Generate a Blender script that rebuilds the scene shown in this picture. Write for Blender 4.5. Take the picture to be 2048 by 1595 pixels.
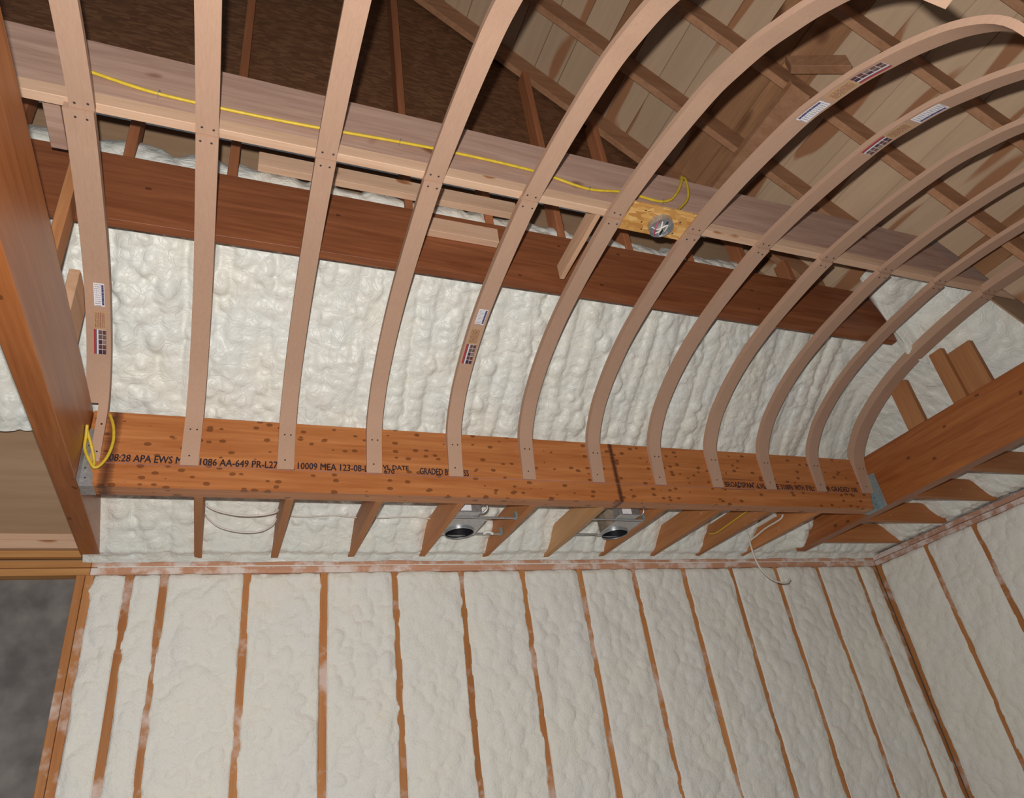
import bpy, bmesh, math, random
import numpy as np
from mathutils import Matrix, Vector

for o in list(bpy.data.objects):
    bpy.data.objects.remove(o, do_unlink=True)
scene = bpy.context.scene
COL = scene.collection

# ------------------------------------------------------------------ camera
# axes: X along the back wall (right), Y into the back wall, Z up; Z = 0 is the seam between the two top plates
CAM_LOC = Vector((1.0813, -3.9468, -1.3215))
W = np.array([-0.5516, -0.3924, -0.0254])
th = np.linalg.norm(W); kk = W / th
KX = np.array([[0, -kk[2], kk[1]], [kk[2], 0, -kk[0]], [-kk[1], kk[0], 0]])
RC = (np.eye(3) + math.sin(th) * KX + (1 - math.cos(th)) * KX @ KX) @ np.array([[1, 0, 0], [0, 0, -1], [0, 1, 0]], float)
RIGHT = Vector(RC[0]); UP = Vector(-RC[1]); FWD = Vector(RC[2])
cam_data = bpy.data.cameras.new('camera')
cam = bpy.data.objects.new('camera', cam_data)
COL.objects.link(cam)
cam_data.sensor_fit = 'HORIZONTAL'; cam_data.sensor_width = 36.0
cam_data.lens = 1383.9 / 2048 * 36.0
cam_data.clip_start = 0.02
M = Matrix.Identity(4)
for r in range(3):
    M[r][0] = RIGHT[r]; M[r][1] = UP[r]; M[r][2] = -FWD[r]; M[r][3] = CAM_LOC[r]
cam.matrix_world = M
scene.camera = cam

# ------------------------------------------------------------------ light
world = bpy.data.worlds.new('dim_daylight'); scene.world = world
world.use_nodes = True
bg = world.node_tree.nodes['Background']
bg.inputs[0].default_value = (0.92, 0.95, 1.0, 1); bg.inputs[1].default_value = 0.085
# the photographer's flash, a little above and left of the lens
fl = bpy.data.lights.new('camera_flash', 'POINT')
fl.energy = 365; fl.shadow_soft_size = 0.018; fl.color = (1.0, 0.975, 0.94)
flash = bpy.data.objects.new('camera_flash', fl); COL.objects.link(flash)
flash.location = CAM_LOC - RIGHT * 0.05 + UP * 0.11 + FWD * 0.02

scene.view_settings.view_transform = 'Standard'
scene.view_settings.look = 'None'
scene.view_settings.gamma = 1.0
scene.view_settings.use_curve_mapping = False
scene.view_settings.exposure = 0.0

# ------------------------------------------------------------------ helpers
WLOC = {}
rng = random.Random(5)
def wloc(o):
    return WLOC.get(o.name, Vector((0, 0, 0)))
def tag(o, label=None, cat=None, group=None, kind=None):
    if label: o['label'] = label
    if cat: o['category'] = cat
    if group: o['group'] = group
    if kind: o['kind'] = kind
    return o
def thing(name, loc, label, cat, group=None):
    o = bpy.data.objects.new(name, None); COL.objects.link(o)
    o.empty_display_size = 0.05; o.location = loc
    WLOC[o.name] = Vector(loc)
    return tag(o, label, cat, group)
def make(name, verts, faces, mat, parent=None, loc=None, smooth=False, sharp=None, uv=None):
    base = wloc(parent) if parent is not None else Vector(loc if loc is not None else (0, 0, 0))
    me = bpy.data.meshes.new(name)
    v = np.asarray(verts, float) - np.array(base)
    me.from_pydata(v.tolist(), [], faces)
    if smooth:
        me.polygons.foreach_set('use_smooth', [True] * len(me.polygons))
        if sharp: me.set_sharp_from_angle(angle=sharp)
    if uv is not None:
        ul = me.uv_layers.new(name='UVMap')
        for l in me.loops: ul.data[l.index].uv = uv[l.vertex_index]
    me.materials.append(mat); me.update()
    o = bpy.data.objects.new(name, me); COL.objects.link(o)
    if parent is not None: o.parent = parent
    else: o.location = base
    WLOC[o.name] = Vector(base)
    return o
BF = [(0, 3, 2, 1), (4, 5, 6, 7), (0, 1, 5, 4), (1, 2, 6, 5), (2, 3, 7, 6), (3, 0, 4, 7)]
def hexa(name, v8, mat, parent=None, loc=None, bev=0.002):
    """eight corners: bottom loop then top loop"""
    bm = bmesh.new()
    vs = [bm.verts.new(p) for p in v8]
    for f in BF: bm.faces.new([vs[i] for i in f])
    bmesh.ops.recalc_face_normals(bm, faces=bm.faces)
    if bev: bmesh.ops.bevel(bm, geom=bm.edges[:], offset=bev, segments=1, affect='EDGES', profile=0.7)
    bm.verts.ensure_lookup_table()
    V = [tuple(v.co) for v in bm.verts]
    idx = {v: i for i, v in enumerate(bm.verts)}
    F = [[idx[v] for v in f.verts] for f in bm.faces]
    bm.free()
    return make(name, V, F, mat, parent, loc)
def box(name, x0, x1, y0, y1, z0, z1, mat, parent=None, loc=None, bev=0.002):
    return hexa(name, [(x0, y0, z0), (x1, y0, z0), (x1, y1, z0), (x0, y1, z0), (x0, y0, z1), (x1, y0, z1), (x1, y1, z1), (x0, y1, z1)], mat, parent, loc, bev)
def catmull(pts, n=8):
    P = [np.array(p, float) for p in pts]; P = [2 * P[0] - P[1]] + P + [2 * P[-1] - P[-2]]
    out = []
    for i in range(1, len(P) - 2):
        for k in range(n):
            t = k / n
            a, b, c, d = P[i - 1], P[i], P[i + 1], P[i + 2]
            out.append(0.5 * (2 * b + (c - a) * t + (2 * a - 5 * b + 4 * c - d) * t * t + (3 * b - a - 3 * c + d) * t ** 3))
    out.append(P[-2])
    return out
def tube(name, pts, r, mat, parent=None, loc=None, n=8, seg=8, flat=1.0):
    C = catmull(pts, n) if n > 1 else [np.array(p, float) for p in pts]
    V = []; F = []
    up = np.array([0.13, 0.21, 0.97])
    for i, c in enumerate(C):
        t = C[min(i + 1, len(C) - 1)] - C[max(i - 1, 0)]; t = t / (np.linalg.norm(t) + 1e-9)
        s = np.cross(t, up); s /= (np.linalg.norm(s) + 1e-9); u = np.cross(s, t)
        for k in range(seg):
            a = 2 * math.pi * k / seg
            V.append(c + r * (math.cos(a) * s * flat + math.sin(a) * u))
    for i in range(len(C) - 1):
        for k in range(seg):
            k2 = (k + 1) % seg
            F.append((i * seg + k, i * seg + k2, (i + 1) * seg + k2, (i + 1) * seg + k))
    F.append(tuple(range(seg))[::-1]); F.append(tuple((len(C) - 1) * seg + k for k in range(seg)))
    return make(name, V, F, mat, parent, loc, smooth=True, sharp=1.0)
def lathe(name, c, prof, mat, parent=None, loc=None, seg=32, axis='Z'):
    """prof: list of (r, h) open surface of revolution about c"""
    V = []; F = []
    for r, h in prof:
        for k in range(seg):
            a = 2 * math.pi * k / seg
            V.append((c[0] + r * math.cos(a), c[1] + r * math.sin(a), c[2] + h))
    for i in range(len(prof) - 1):
        for k in range(seg):
            k2 = (k + 1) % seg
            F.append((i * seg + k, i * seg + k2, (i + 1) * seg + k2, (i + 1) * seg + k))
    return make(name, V, F, mat, parent, loc, smooth=True, sharp=0.7)

# ------------------------------------------------------------------ materials
def base_mat(name, rough=0.6, spec=0.3):
    m = bpy.data.materials.new(name); m.use_nodes = True
    b = m.node_tree.nodes['Principled BSDF']
    b.inputs['Roughness'].default_value = rough
    b.inputs['Specular IOR Level'].default_value = spec
    return m, m.node_tree.nodes, m.node_tree.links, b
def node(N, t, **kw):
    n = N.new(t)
    for k, v in kw.items():
        if k in n.inputs: n.inputs[k].default_value = v
        else: setattr(n, k, v)
    return n
def math_n(N, L, op, a, b=None, c=None, clamp=False):
    n = N.new('ShaderNodeMath'); n.operation = op; n.use_clamp = clamp
    for i, v in enumerate((a, b, c)):
        if v is None: continue
        if isinstance(v, (int, float)): n.inputs[i].default_value = v
        else: L.new(v, n.inputs[i])
    return n.outputs[0]
def mixc(N, L, fac, a, b, mode='MIX'):
    n = N.new('ShaderNodeMix'); n.data_type = 'RGBA'; n.blend_type = mode
    for s, v in ((n.inputs[0], fac), (n.inputs[6], a), (n.inputs[7], b)):
        if isinstance(v, (int, float)): s.default_value = v
        elif isinstance(v, tuple): s.default_value = (*v, 1)
        else: L.new(v, s)
    return n.outputs[2]
def ramp(N, L, fac, stops):
    n = N.new('ShaderNodeValToRGB'); e = n.color_ramp.elements
    while len(e) < len(stops): e.new(0.5)
    for i, (p, c) in enumerate(stops):
        e[i].position = p; e[i].color = (*c, 1) if len(c) == 3 else c
    L.new(fac, n.inputs[0]); return n.outputs[0]
def coords(N, L, scale=(1, 1, 1), rnd=True):
    tc = N.new('ShaderNodeTexCoord'); mp = N.new('ShaderNodeMapping')
    mp.inputs['Scale'].default_value = scale
    L.new(tc.outputs['Object'], mp.inputs[0])
    if rnd:
        oi = N.new('ShaderNodeObjectInfo')
        cx = N.new('ShaderNodeCombineXYZ')
        for i, k in enumerate((37.0, 17.3, 53.1)):
            L.new(math_n(N, L, 'MULTIPLY', oi.outputs['Random'], k), cx.inputs[i])
        L.new(cx.outputs[0], mp.inputs['Location'])
    return mp.outputs[0]
def noise(N, L, vec, scale, detail=3, rough=0.55, dist=0.0):
    n = node(N, 'ShaderNodeTexNoise', Scale=scale, Detail=detail, Roughness=rough, Distortion=dist)
    L.new(vec, n.inputs['Vector']); return n.outputs['Fac']
def bump(N, L, b, h, strength=0.3, dist=0.004):
    n = node(N, 'ShaderNodeBump', Strength=strength, Distance=dist)
    L.new(h, n.inputs['Height']); L.new(n.outputs[0], b.inputs['Normal'])
AX = {'X': (0.06, 1, 1), 'Y': (1, 0.06, 1), 'Z': (1, 1, 0.06)}
def wood(name, light, dark, axis='X', rough=0.6, spec=0.3, fine=60, broad=9, knots=None, over=None, var=0.25, bstr=0.15, kst=0.5):
    """grain along axis; knots = (colour, threshold); over = (colour, amount) for foam overspray"""
    m, N, L, b = base_mat(name, rough, spec)
    v = coords(N, L, AX[axis])
    g = noise(N, L, v, broad, 4, 0.6, 1.2)
    f = noise(N, L, v, fine, 3, 0.6, 0.3)
    mixv = math_n(N, L, 'ADD', math_n(N, L, 'MULTIPLY', g, 0.65), math_n(N, L, 'MULTIPLY', f, 0.35))
    c = ramp(N, L, mixv, [(0.34, dark), (0.5, tuple((a + d) / 2 for a, d in zip(light, dark))), (0.66, light)])
    oi = N.new('ShaderNodeObjectInfo')
    sc = math_n(N, L, 'ADD', math_n(N, L, 'MULTIPLY', oi.outputs['Random'], var), 1 - var / 2)
    hv = node(N, 'ShaderNodeHueSaturation'); L.new(sc, hv.inputs['Value']); L.new(c, hv.inputs['Color']); c = hv.outputs[0]
    if knots:
        col, thr, ks = knots
        sx = {'X': (kst, 1, 1), 'Y': (1, kst, 1), 'Z': (1, 1, kst)}[axis]
        kv = coords(N, L, sx)
        kn = noise(N, L, kv, ks, 1, 0.4)
        k = ramp(N, L, kn, [(thr, (0, 0, 0)), (thr + 0.035, (1, 1, 1))])
        c = mixc(N, L, k, c, col)
    if over:
        col, amt, os_ = over
        ov = coords(N, L, (1, 1, 1))
        on = noise(N, L, ov, os_, 4, 0.65)
        k = ramp(N, L, on, [(amt - 0.06, (0, 0, 0)), (amt + 0.09, (1, 1, 1))])
        c = mixc(N, L, math_n(N, L, 'MULTIPLY', k, 0.82), c, col)
    L.new(c, b.inputs['Base Color'])
    bump(N, L, b, f, bstr, 0.003)
    return m
def plain(name, col, rough=0.5, spec=0.4, metal=0.0, var=0.08, sc=40):
    m, N, L, b = base_mat(name, rough, spec)
    b.inputs['Metallic'].default_value = metal
    n = noise(N, L, coords(N, L), sc, 3)
    c = ramp(N, L, n, [(0.3, tuple(x * (1 - var) for x in col)), (0.7, tuple(min(1, x * (1 + var)) for x in col))])
    L.new(c, b.inputs['Base Color'])
    return m
def foam_mat(name, col, col2, rough, spec, bsc, bstr, csc, cstr):
    m, N, L, b = base_mat(name, rough, spec)
    v = coords(N, L, (1, 1, 1), False)
    n1 = noise(N, L, v, 4, 3); n2 = noise(N, L, v, bsc, 4, 0.6)
    L.new(ramp(N, L, n1, [(0.35, col), (0.65, col2)]), b.inputs['Base Color'])
    cr = noise(N, L, v, csc, 2, 0.5, 1.3)          # creases where the skin folds
    cr = math_n(N, L, 'POWER', math_n(N, L, 'MULTIPLY', math_n(N, L, 'ABSOLUTE', math_n(N, L, 'SUBTRACT', cr, 0.5)), 4.0, clamp=True), 0.45)
    h = math_n(N, L, 'ADD', math_n(N, L, 'MULTIPLY', cr, cstr), math_n(N, L, 'MULTIPLY', n2, bstr))
    bump(N, L, b, h, 1.0, 0.006)
    return m
FOAM = foam_mat('roof_spray_foam', (0.80, 0.815, 0.765), (0.84, 0.825, 0.735), 0.40, 0.45, 70, 0.36, 13, 0.42)
WFOAM = foam_mat('wall_spray_foam', (0.83, 0.81, 0.755), (0.86, 0.825, 0.735), 0.75, 0.2, 80, 0.8, 20, 0.22)
RIB = wood('fibreboard_rib', (0.50, 0.315, 0.22), (0.445, 0.275, 0.188), 'Y', 0.7, 0.2, fine=240, broad=120, var=0.08, bstr=0.05)
RIBTIP = RIB
LVLF = None
def lvl_mat(name, light, dark, axis, spot_thr, bands=(), rough=0.36):
    m, N, L, b = base_mat(name, rough, 0.42)
    v = coords(N, L, AX[axis], False)
    g = noise(N, L, v, 11, 5, 0.62, 1.6); f = noise(N, L, v, 75, 3)
    mv = math_n(N, L, 'ADD', math_n(N, L, 'MULTIPLY', g, 0.7), math_n(N, L, 'MULTIPLY', f, 0.3))
    c = ramp(N, L, mv, [(0.33, dark), (0.52, tuple((a + d) / 2 for a, d in zip(light, dark))), (0.68, light)])
    # resin spots
    sv = coords(N, L, {'X': (0.6, 1, 1), 'Y': (1, 0.6, 1)}[axis], False)
    vo = node(N, 'ShaderNodeTexVoronoi', Scale=33.0, Randomness=1.0); L.new(sv, vo.inputs['Vector'])
    sp = node(N, 'ShaderNodeSeparateColor'); L.new(vo.outputs['Color'], sp.inputs[0])
    big = math_n(N, L, 'MULTIPLY', math_n(N, L, 'GREATER_THAN', sp.outputs[0], spot_thr), math_n(N, L, 'ADD', math_n(N, L, 'MULTIPLY', sp.outputs[1], 0.40), 0.14))
    wob = math_n(N, L, 'MULTIPLY', noise(N, L, sv, 60, 2), 0.16)
    k = math_n(N, L, 'GREATER_THAN', big, math_n(N, L, 'ADD', vo.outputs['Distance'], wob))
    c = mixc(N, L, math_n(N, L, 'MULTIPLY', k, 0.72), c, tuple(d * 0.34 for d in dark))
    tc = N.new('ShaderNodeTexCoord'); sx = N.new('ShaderNodeSeparateXYZ'); L.new(tc.outputs['Object'], sx.inputs[0])
    wv = noise(N, L, coords(N, L, (1, 1, 30), False), 8, 3)
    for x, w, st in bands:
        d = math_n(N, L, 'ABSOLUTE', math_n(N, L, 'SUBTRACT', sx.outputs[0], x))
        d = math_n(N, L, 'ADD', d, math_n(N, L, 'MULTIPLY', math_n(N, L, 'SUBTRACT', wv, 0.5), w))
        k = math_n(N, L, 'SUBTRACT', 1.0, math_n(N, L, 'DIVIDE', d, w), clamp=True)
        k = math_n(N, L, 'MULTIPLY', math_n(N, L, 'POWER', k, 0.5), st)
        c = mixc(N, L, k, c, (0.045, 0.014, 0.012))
    L.new(c, b.inputs['Base Color'])
    bump(N, L, b, f, 0.12, 0.003)
    return m
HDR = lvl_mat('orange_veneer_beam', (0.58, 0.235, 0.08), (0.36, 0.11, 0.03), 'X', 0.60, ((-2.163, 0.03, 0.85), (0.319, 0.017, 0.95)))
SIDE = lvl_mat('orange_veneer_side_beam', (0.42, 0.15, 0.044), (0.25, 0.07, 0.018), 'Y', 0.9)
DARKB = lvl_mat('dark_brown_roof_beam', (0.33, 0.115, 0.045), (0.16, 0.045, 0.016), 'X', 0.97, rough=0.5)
SBACK = wood('pink_grey_fir', (0.50, 0.325, 0.25), (0.33, 0.195, 0.145), 'X', 0.65, 0.25, fine=90, broad=14, knots=((0.20, 0.085, 0.05), 0.72, 7.0), var=0.05)
PINE = wood('pale_pine', (0.72, 0.48, 0.33), (0.55, 0.34, 0.215), 'X', 0.6, 0.25, fine=80, broad=12, knots=((0.36, 0.15, 0.06), 0.71, 9.0), var=0.1)
PINEY = wood('pale_pine_cross', (0.66, 0.42, 0.27), (0.5, 0.29, 0.17), 'Y', 0.6, 0.25, var=0.1)
PINEJ = wood('pale_joist_fir', (0.60, 0.35, 0.17), (0.47, 0.24, 0.10), 'Y', 0.55, 0.3, knots=((0.28, 0.11, 0.04), 0.72, 8.0), var=0.05)
JOIST = wood('orange_joist_fir', (0.52, 0.225, 0.085), (0.37, 0.13, 0.04), 'Y', 0.55, 0.3, fine=60, broad=9, knots=((0.2, 0.06, 0.02), 0.77, 8.0), over=((0.72, 0.66, 0.6), 0.72, 14.0), var=0.3)
JOISTX = wood('orange_cross_joist_fir', (0.50, 0.20, 0.07), (0.36, 0.12, 0.035), 'X', 0.55, 0.3, over=((0.72, 0.66, 0.6), 0.74, 14.0), var=0.2)
POST = wood('brown_fir_post', (0.43, 0.20, 0.085), (0.30, 0.12, 0.045), 'Z', 0.6, 0.25, var=0.35)
PLATE = wood('plate_with_overspray', (0.62, 0.335, 0.215), (0.48, 0.225, 0.13), 'X', 0.65, 0.2, over=((0.80, 0.72, 0.67), 0.52, 7.0), var=0.1)
PLATEY = wood('side_plate_with_overspray', (0.55, 0.32, 0.23), (0.42, 0.22, 0.15), 'Y', 0.65, 0.2, over=((0.74, 0.66, 0.62), 0.50, 9.0), var=0.1)
BARE = wood('clean_orange_fir', (0.56, 0.28, 0.10), (0.42, 0.18, 0.055), 'X', 0.6, 0.25, var=0.15)
STUD = wood('stud_with_overspray', (0.56, 0.26, 0.095), (0.43, 0.16, 0.05), 'Z', 0.62, 0.22, over=((0.72, 0.58, 0.52), 0.60, 5.0), var=0.35)
RAFT = wood('brown_rafter', (0.40, 0.21, 0.115), (0.28, 0.13, 0.065), 'X', 0.65, 0.2, var=0.25)
KSTUD = wood('red_brown_stud', (0.42, 0.165, 0.075), (0.29, 0.10, 0.04), 'Z', 0.6, 0.25, var=0.35)
PLANK = wood('roof_plank', (0.50, 0.355, 0.235), (0.43, 0.295, 0.19), 'Y', 0.7, 0.2, fine=50, broad=6, knots=((0.31, 0.145, 0.07), 0.58, 7.0), var=0.22, kst=0.16)
PLANKD = wood('brown_roof_plank', (0.36, 0.185, 0.09), (0.22, 0.10, 0.045), 'Y', 0.7, 0.2, broad=7, knots=((0.12, 0.05, 0.02), 0.66, 4.0), var=0.2)
PLY = wood('tan_plywood', (0.44, 0.285, 0.175), (0.35, 0.215, 0.125), 'X', 0.7, 0.2, fine=40, broad=5, knots=((0.28, 0.13, 0.06), 0.72, 2.2), var=0.1)
def osb_mat(name, cols, sc=30):
    m, N, L, b = base_mat(name, 0.6, 0.25)
    cc = None
    for i, rot in enumerate((0.3, 1.25, 2.3)):
        tc = N.new('ShaderNodeTexCoord'); mp = N.new('ShaderNodeMapping')
        mp.inputs['Rotation'].default_value = (0, rot, rot * 0.7); mp.inputs['Scale'].default_value = (0.35, 1, 1.2)
        L.new(tc.outputs['Object'], mp.inputs[0])
        vo = node(N, 'ShaderNodeTexVoronoi', Scale=sc + 7 * i); L.new(mp.outputs[0], vo.inputs['Vector'])
        s = node(N, 'ShaderNodeSeparateColor'); L.new(vo.outputs['Color'], s.inputs[0])
        c = ramp(N, L, s.outputs[0], [(0.1, cols[0]), (0.55, cols[1]), (0.95, cols[2])])
        cc = c if cc is None else mixc(N, L, math_n(N, L, 'GREATER_THAN', s.outputs[1], 0.55), cc, c)
    L.new(cc, b.inputs['Base Color'])
    return m
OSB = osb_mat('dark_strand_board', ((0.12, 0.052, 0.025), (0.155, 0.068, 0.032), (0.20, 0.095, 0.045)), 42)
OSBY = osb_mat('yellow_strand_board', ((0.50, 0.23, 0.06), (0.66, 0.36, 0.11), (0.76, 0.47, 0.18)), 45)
STEEL = plain('galvanised_steel', (0.50, 0.51, 0.52), 0.38, 0.5, 0.75, 0.18, 60)
STEELB = plain('blue_grey_steel', (0.30, 0.38, 0.40), 0.45, 0.5, 0.5, 0.15, 60)
STEELD = plain('dull_can_metal', (0.40, 0.34, 0.26), 0.4, 0.5, 0.6, 0.2, 30)
BLACK = plain('black_inside', (0.012, 0.012, 0.015), 0.5, 0.3)
YELLOW = plain('yellow_cable_jacket', (0.62, 0.43, 0.035), 0.45, 0.4, var=0.12)
WHITE = plain('white_cable_jacket', (0.72, 0.66, 0.58), 0.5, 0.35)
PAPER = plain('white_paper', (0.80, 0.79, 0.80), 0.6, 0.2)
INK = plain('black_stamp_ink', (0.035, 0.022, 0.03), 0.6, 0.2, var=0.3, sc=120)
CHALK = plain('purple_chalk', (0.34, 0.17, 0.16), 0.8, 0.1)
SCREWM = plain('dark_screw_head', (0.05, 0.04, 0.04), 0.5, 0.4)
STAPLE = plain('grey_staple', (0.35, 0.33, 0.32), 0.4, 0.5, 0.5)
REDW = plain('red_wire', (0.45, 0.06, 0.12), 0.4, 0.4)
GREY = plain('grey_sheet', (0.17, 0.155, 0.145), 0.7, 0.2, var=0.3, sc=8)

# ------------------------------------------------------------------ roof planes
MA, ZA = 0.74, -0.03       # back slope: lower face of the rafters  Z = ZA - MA*Y
MB, ZB, XR = 0.80, -0.03, 5.913  # right slope: Z = ZB + MB*(XR - X)
zA = lambda y: ZA - MA * y
zB = lambda x: ZB + MB * (XR - x)

# ------------------------------------------------------------------ foam surfaces
nr = np.random.default_rng(11)
def splat(H, x0, y0, d, cx, cy, rx, ry, hgt):
    ny, nx = H.shape
    i0 = max(0, int((cx - rx - x0) / d)); i1 = min(nx, int((cx + rx - x0) / d) + 2)
    j0 = max(0, int((cy - ry - y0) / d)); j1 = min(ny, int((cy + ry - y0) / d) + 2)
    if i1 <= i0 or j1 <= j0: return
    X = x0 + d * np.arange(i0, i1)[None, :] - cx; Y = y0 + d * np.arange(j0, j1)[:, None] - cy
    q = 1 - (X / rx) ** 2 - (Y / ry) ** 2
    S = H[j0:j1, i0:i1]
    np.maximum(S, np.where(q > 0, hgt * np.sqrt(np.maximum(q, 0)), 0), out=S)
def vnoise(nx, ny, d, scale, seed):
    r = np.random.default_rng(seed)
    gx = int(nx * d / scale) + 3; gy = int(ny * d / scale) + 3
    G = r.random((gy, gx))
    u = np.arange(nx) * d / scale; v = np.arange(ny) * d / scale
    iu = u.astype(int); iv = v.astype(int)
    fu = (u - iu); fv = (v - iv); fu = fu * fu * (3 - 2 * fu); fv = fv * fv * (3 - 2 * fv)
    a = G[iv][:, iu]; b = G[iv][:, iu + 1]; c = G[iv + 1][:, iu]; e = G[iv + 1][:, iu + 1]
    return (a * (1 - fu) + b * fu) * (1 - fv)[:, None] + (c * (1 - fu) + e * fu) * fv[:, None]
def grid_faces(ny, nx, keep=None):
    idx = np.arange(ny * nx).reshape(ny, nx)
    q = np.stack([idx[:-1, :-1], idx[:-1, 1:], idx[1:, 1:], idx[1:, :-1]], -1)
    if keep is not None:
        k = keep[:-1, :-1] & keep[:-1, 1:] & keep[1:, 1:] & keep[1:, :-1]
        return q[k]
    return q.reshape(-1, 4)
def grid_obj(name, P, F, mat, parent, kind=None):
    base = np.array(wloc(parent))
    V = P.reshape(-1, 3) - base
    used = np.zeros(len(V), bool); used[F.ravel()] = True
    remap = np.cumsum(used) - 1
    V = V[used]; F = remap[F]
    me = bpy.data.meshes.new(name)
    me.vertices.add(len(V)); me.vertices.foreach_set('co', V.ravel())
    me.loops.add(F.size); me.loops.foreach_set('vertex_index', F.ravel().astype(np.int32))
    me.polygons.add(len(F)); me.polygons.foreach_set('loop_start', np.arange(0, F.size, 4, dtype=np.int32))
    me.polygons.foreach_set('use_smooth', np.ones(len(F), bool))
    me.update(calc_edges=True); me.validate()
    me.materials.append(mat)
    o = bpy.data.objects.new(name, me); COL.objects.link(o); o.parent = parent
    WLOC[o.name] = wloc(parent)
    if kind: o['kind'] = kind
    return o

# back roof slope (structure): plywood deck sheet is the mesh, foam and its pieces are children
deckA = ZA + 0.174
def slope_sheet(name, xa, xb, ya, yb, mat):
    za, zb = deckA - MA * ya, deckA - MA * yb
    return hexa(name, [(xa, ya, za), (xb, ya, za), (xb, yb, zb), (xa, yb, zb), (xa, ya, za + .02), (xb, ya, za + .02), (xb, yb, zb + .02), (xa, yb, zb + .02)], mat, None, (xa, ya, za), 0)
ceiling = slope_sheet('ceiling', -0.9, 6.2, -1.42, 0.25, PLY)
tag(ceiling, 'back roof slope covered with white lumpy spray foam above the orange beam', kind='structure')

d = 0.0075
x0, x1, y0, y1 = -0.8, 6.0, -1.62, 0.0
nx = int((x1 - x0) / d); ny = int((y1 - y0) / d)
H = np.zeros((ny, nx))
for bay in range(-3, 14):              # bays between the buried rafters
    bx = 0.52 + bay * 0.4064
    nrun = 3 if bay % 2 else 4
    for run in range(nrun):            # runs of foam sprayed down the slope
        rx0 = bx + 0.04 + (run + .5) * 0.4 / nrun + nr.uniform(-.035, .035)
        big = nr.uniform(.65, 1.35)
        y = y0; ph = nr.uniform(0, 6); wob = nr.uniform(.006, .02)
        lump = nr.uniform(.15, .5)
        hk = nr.uniform(.35, .7)
        while y < y1:
            r = nr.uniform(.034, .034 + .045 * lump) * big
            splat(H, x0, y0, d, rx0 + wob * math.sin(y * 5 + ph) + nr.uniform(-.005, .005), y, r, r * nr.uniform(.5, 1.0), r * hk * nr.uniform(.88, 1.08))
            y += r * nr.uniform(.16, .42)
    for _ in range(150 if bay == 0 else 60 if bay < 3 else 30):
        r = nr.uniform(.014, .05)
        q = nr.random()
        cx_ = bx + (nr.uniform(0.02, .24) if bay == 0 else nr.uniform(0, .4))
        splat(H, x0, y0, d, cx_, nr.uniform(y0, y1), r, r * nr.uniform(.7, 1.3), r * nr.uniform(.5, .85) + (.012 if bay == 0 else .006))
lumps = np.zeros((ny, nx)); fine = np.zeros((ny, nx))
for _ in range(5200):                  # folded, crinkled skin
    r = nr.uniform(.014, .036)
    splat(lumps, x0, y0, d, nr.uniform(x0, x1), nr.uniform(y0, y1), r * nr.uniform(.8, 1.5), r * nr.uniform(.5, 1.0), r * nr.uniform(.25, .5))
for _ in range(9000):
    r = nr.uniform(.009, .018)
    splat(fine, x0, y0, d, nr.uniform(x0, x1), nr.uniform(y0, y1), r * 1.2, r * nr.uniform(.5, .9), r * .45)
def blur(A, n=1):
    for _ in range(n):
        P_ = np.pad(A, 1, mode='edge')
        A = (P_[1:-1, 1:-1] * 4 + P_[:-2, 1:-1] + P_[2:, 1:-1] + P_[1:-1, :-2] + P_[1:-1, 2:]) / 8
    return A
amp = np.interp(vnoise(nx, ny, d, .45, 21), [.2, .8], [.5, .95]) * np.interp(x0 + d * np.arange(nx), [.4, 1.0, 1.2, 3.0, 5.5], [1.35, 1.25, 1.15, .85, .75])[None, :]
mk = vnoise(nx, ny, d, .2, 22)
H = blur(H, 1) * amp + blur(lumps, 1) * np.interp(mk, [.25, .75], [.3, .85]) + fine * np.interp(vnoise(nx, ny, d, .16, 24), [.3, .7], [.15, .6]) + 0.025 * vnoise(nx, ny, d, .22, 3)
X = x0 + d * np.arange(nx)[None, :] + np.zeros((ny, 1)); Y = y0 + d * np.arange(ny)[:, None] + np.zeros((1, nx))
A_ = zA(Y); B_ = zB(X) + .02 + .11 * np.clip((5.7 - X) / .4, 0, 1)
k = 0.06
hh = np.clip(0.5 + 0.5 * (B_ - A_) / k, 0, 1)
S0 = B_ * (1 - hh) + A_ * hh - k * hh * (1 - hh)           # smooth minimum: the foamed hip
S0 = np.maximum(S0, 0.046)
S0 = S0 - 0.13 * np.exp(-((X - 4.99) / .10) ** 2) * np.clip((-.10 - Y) / .15, 0, 1) * np.clip((Y + .85) / .3, 0, 1) * (.4 + 1.0 * vnoise(nx, ny, d, .13, 51))
S0 = S0 - 0.05 * np.exp(-((X - 4.50) / .10) ** 2) * np.clip((-.10 - Y) / .15, 0, 1) * np.clip((Y + .85) / .3, 0, 1)
Hd = (H - 0.035) * np.interp(Y, [-.3, -.06], [1.0, .6])
nA = 1 / math.sqrt(1 + MA * MA)
P = np.stack([X, Y - Hd * MA * nA * 1.0, S0 - Hd * nA], -1)
low = P[..., 2] < 0.0395
P[..., 2] = np.where(low, 0.0395, P[..., 2])
cv = np.clip((Y + .05) / .05, 0, 1)                         # bead curling down over the top of the plate
P[..., 2] = P[..., 2] * (1 - cv) + cv * (0.026 - 0.012 * vnoise(nx, ny, d, .1, 31)); P[..., 1] = np.where(cv > 0, np.minimum(P[..., 1], -0.004 - .006 * (1 - cv)), P[..., 1])
keep = ~((X < 0.425) & (Y > -0.62))
grid_obj('foam', P, grid_faces(ny, nx, keep), FOAM, ceiling, 'stuff')

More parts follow.
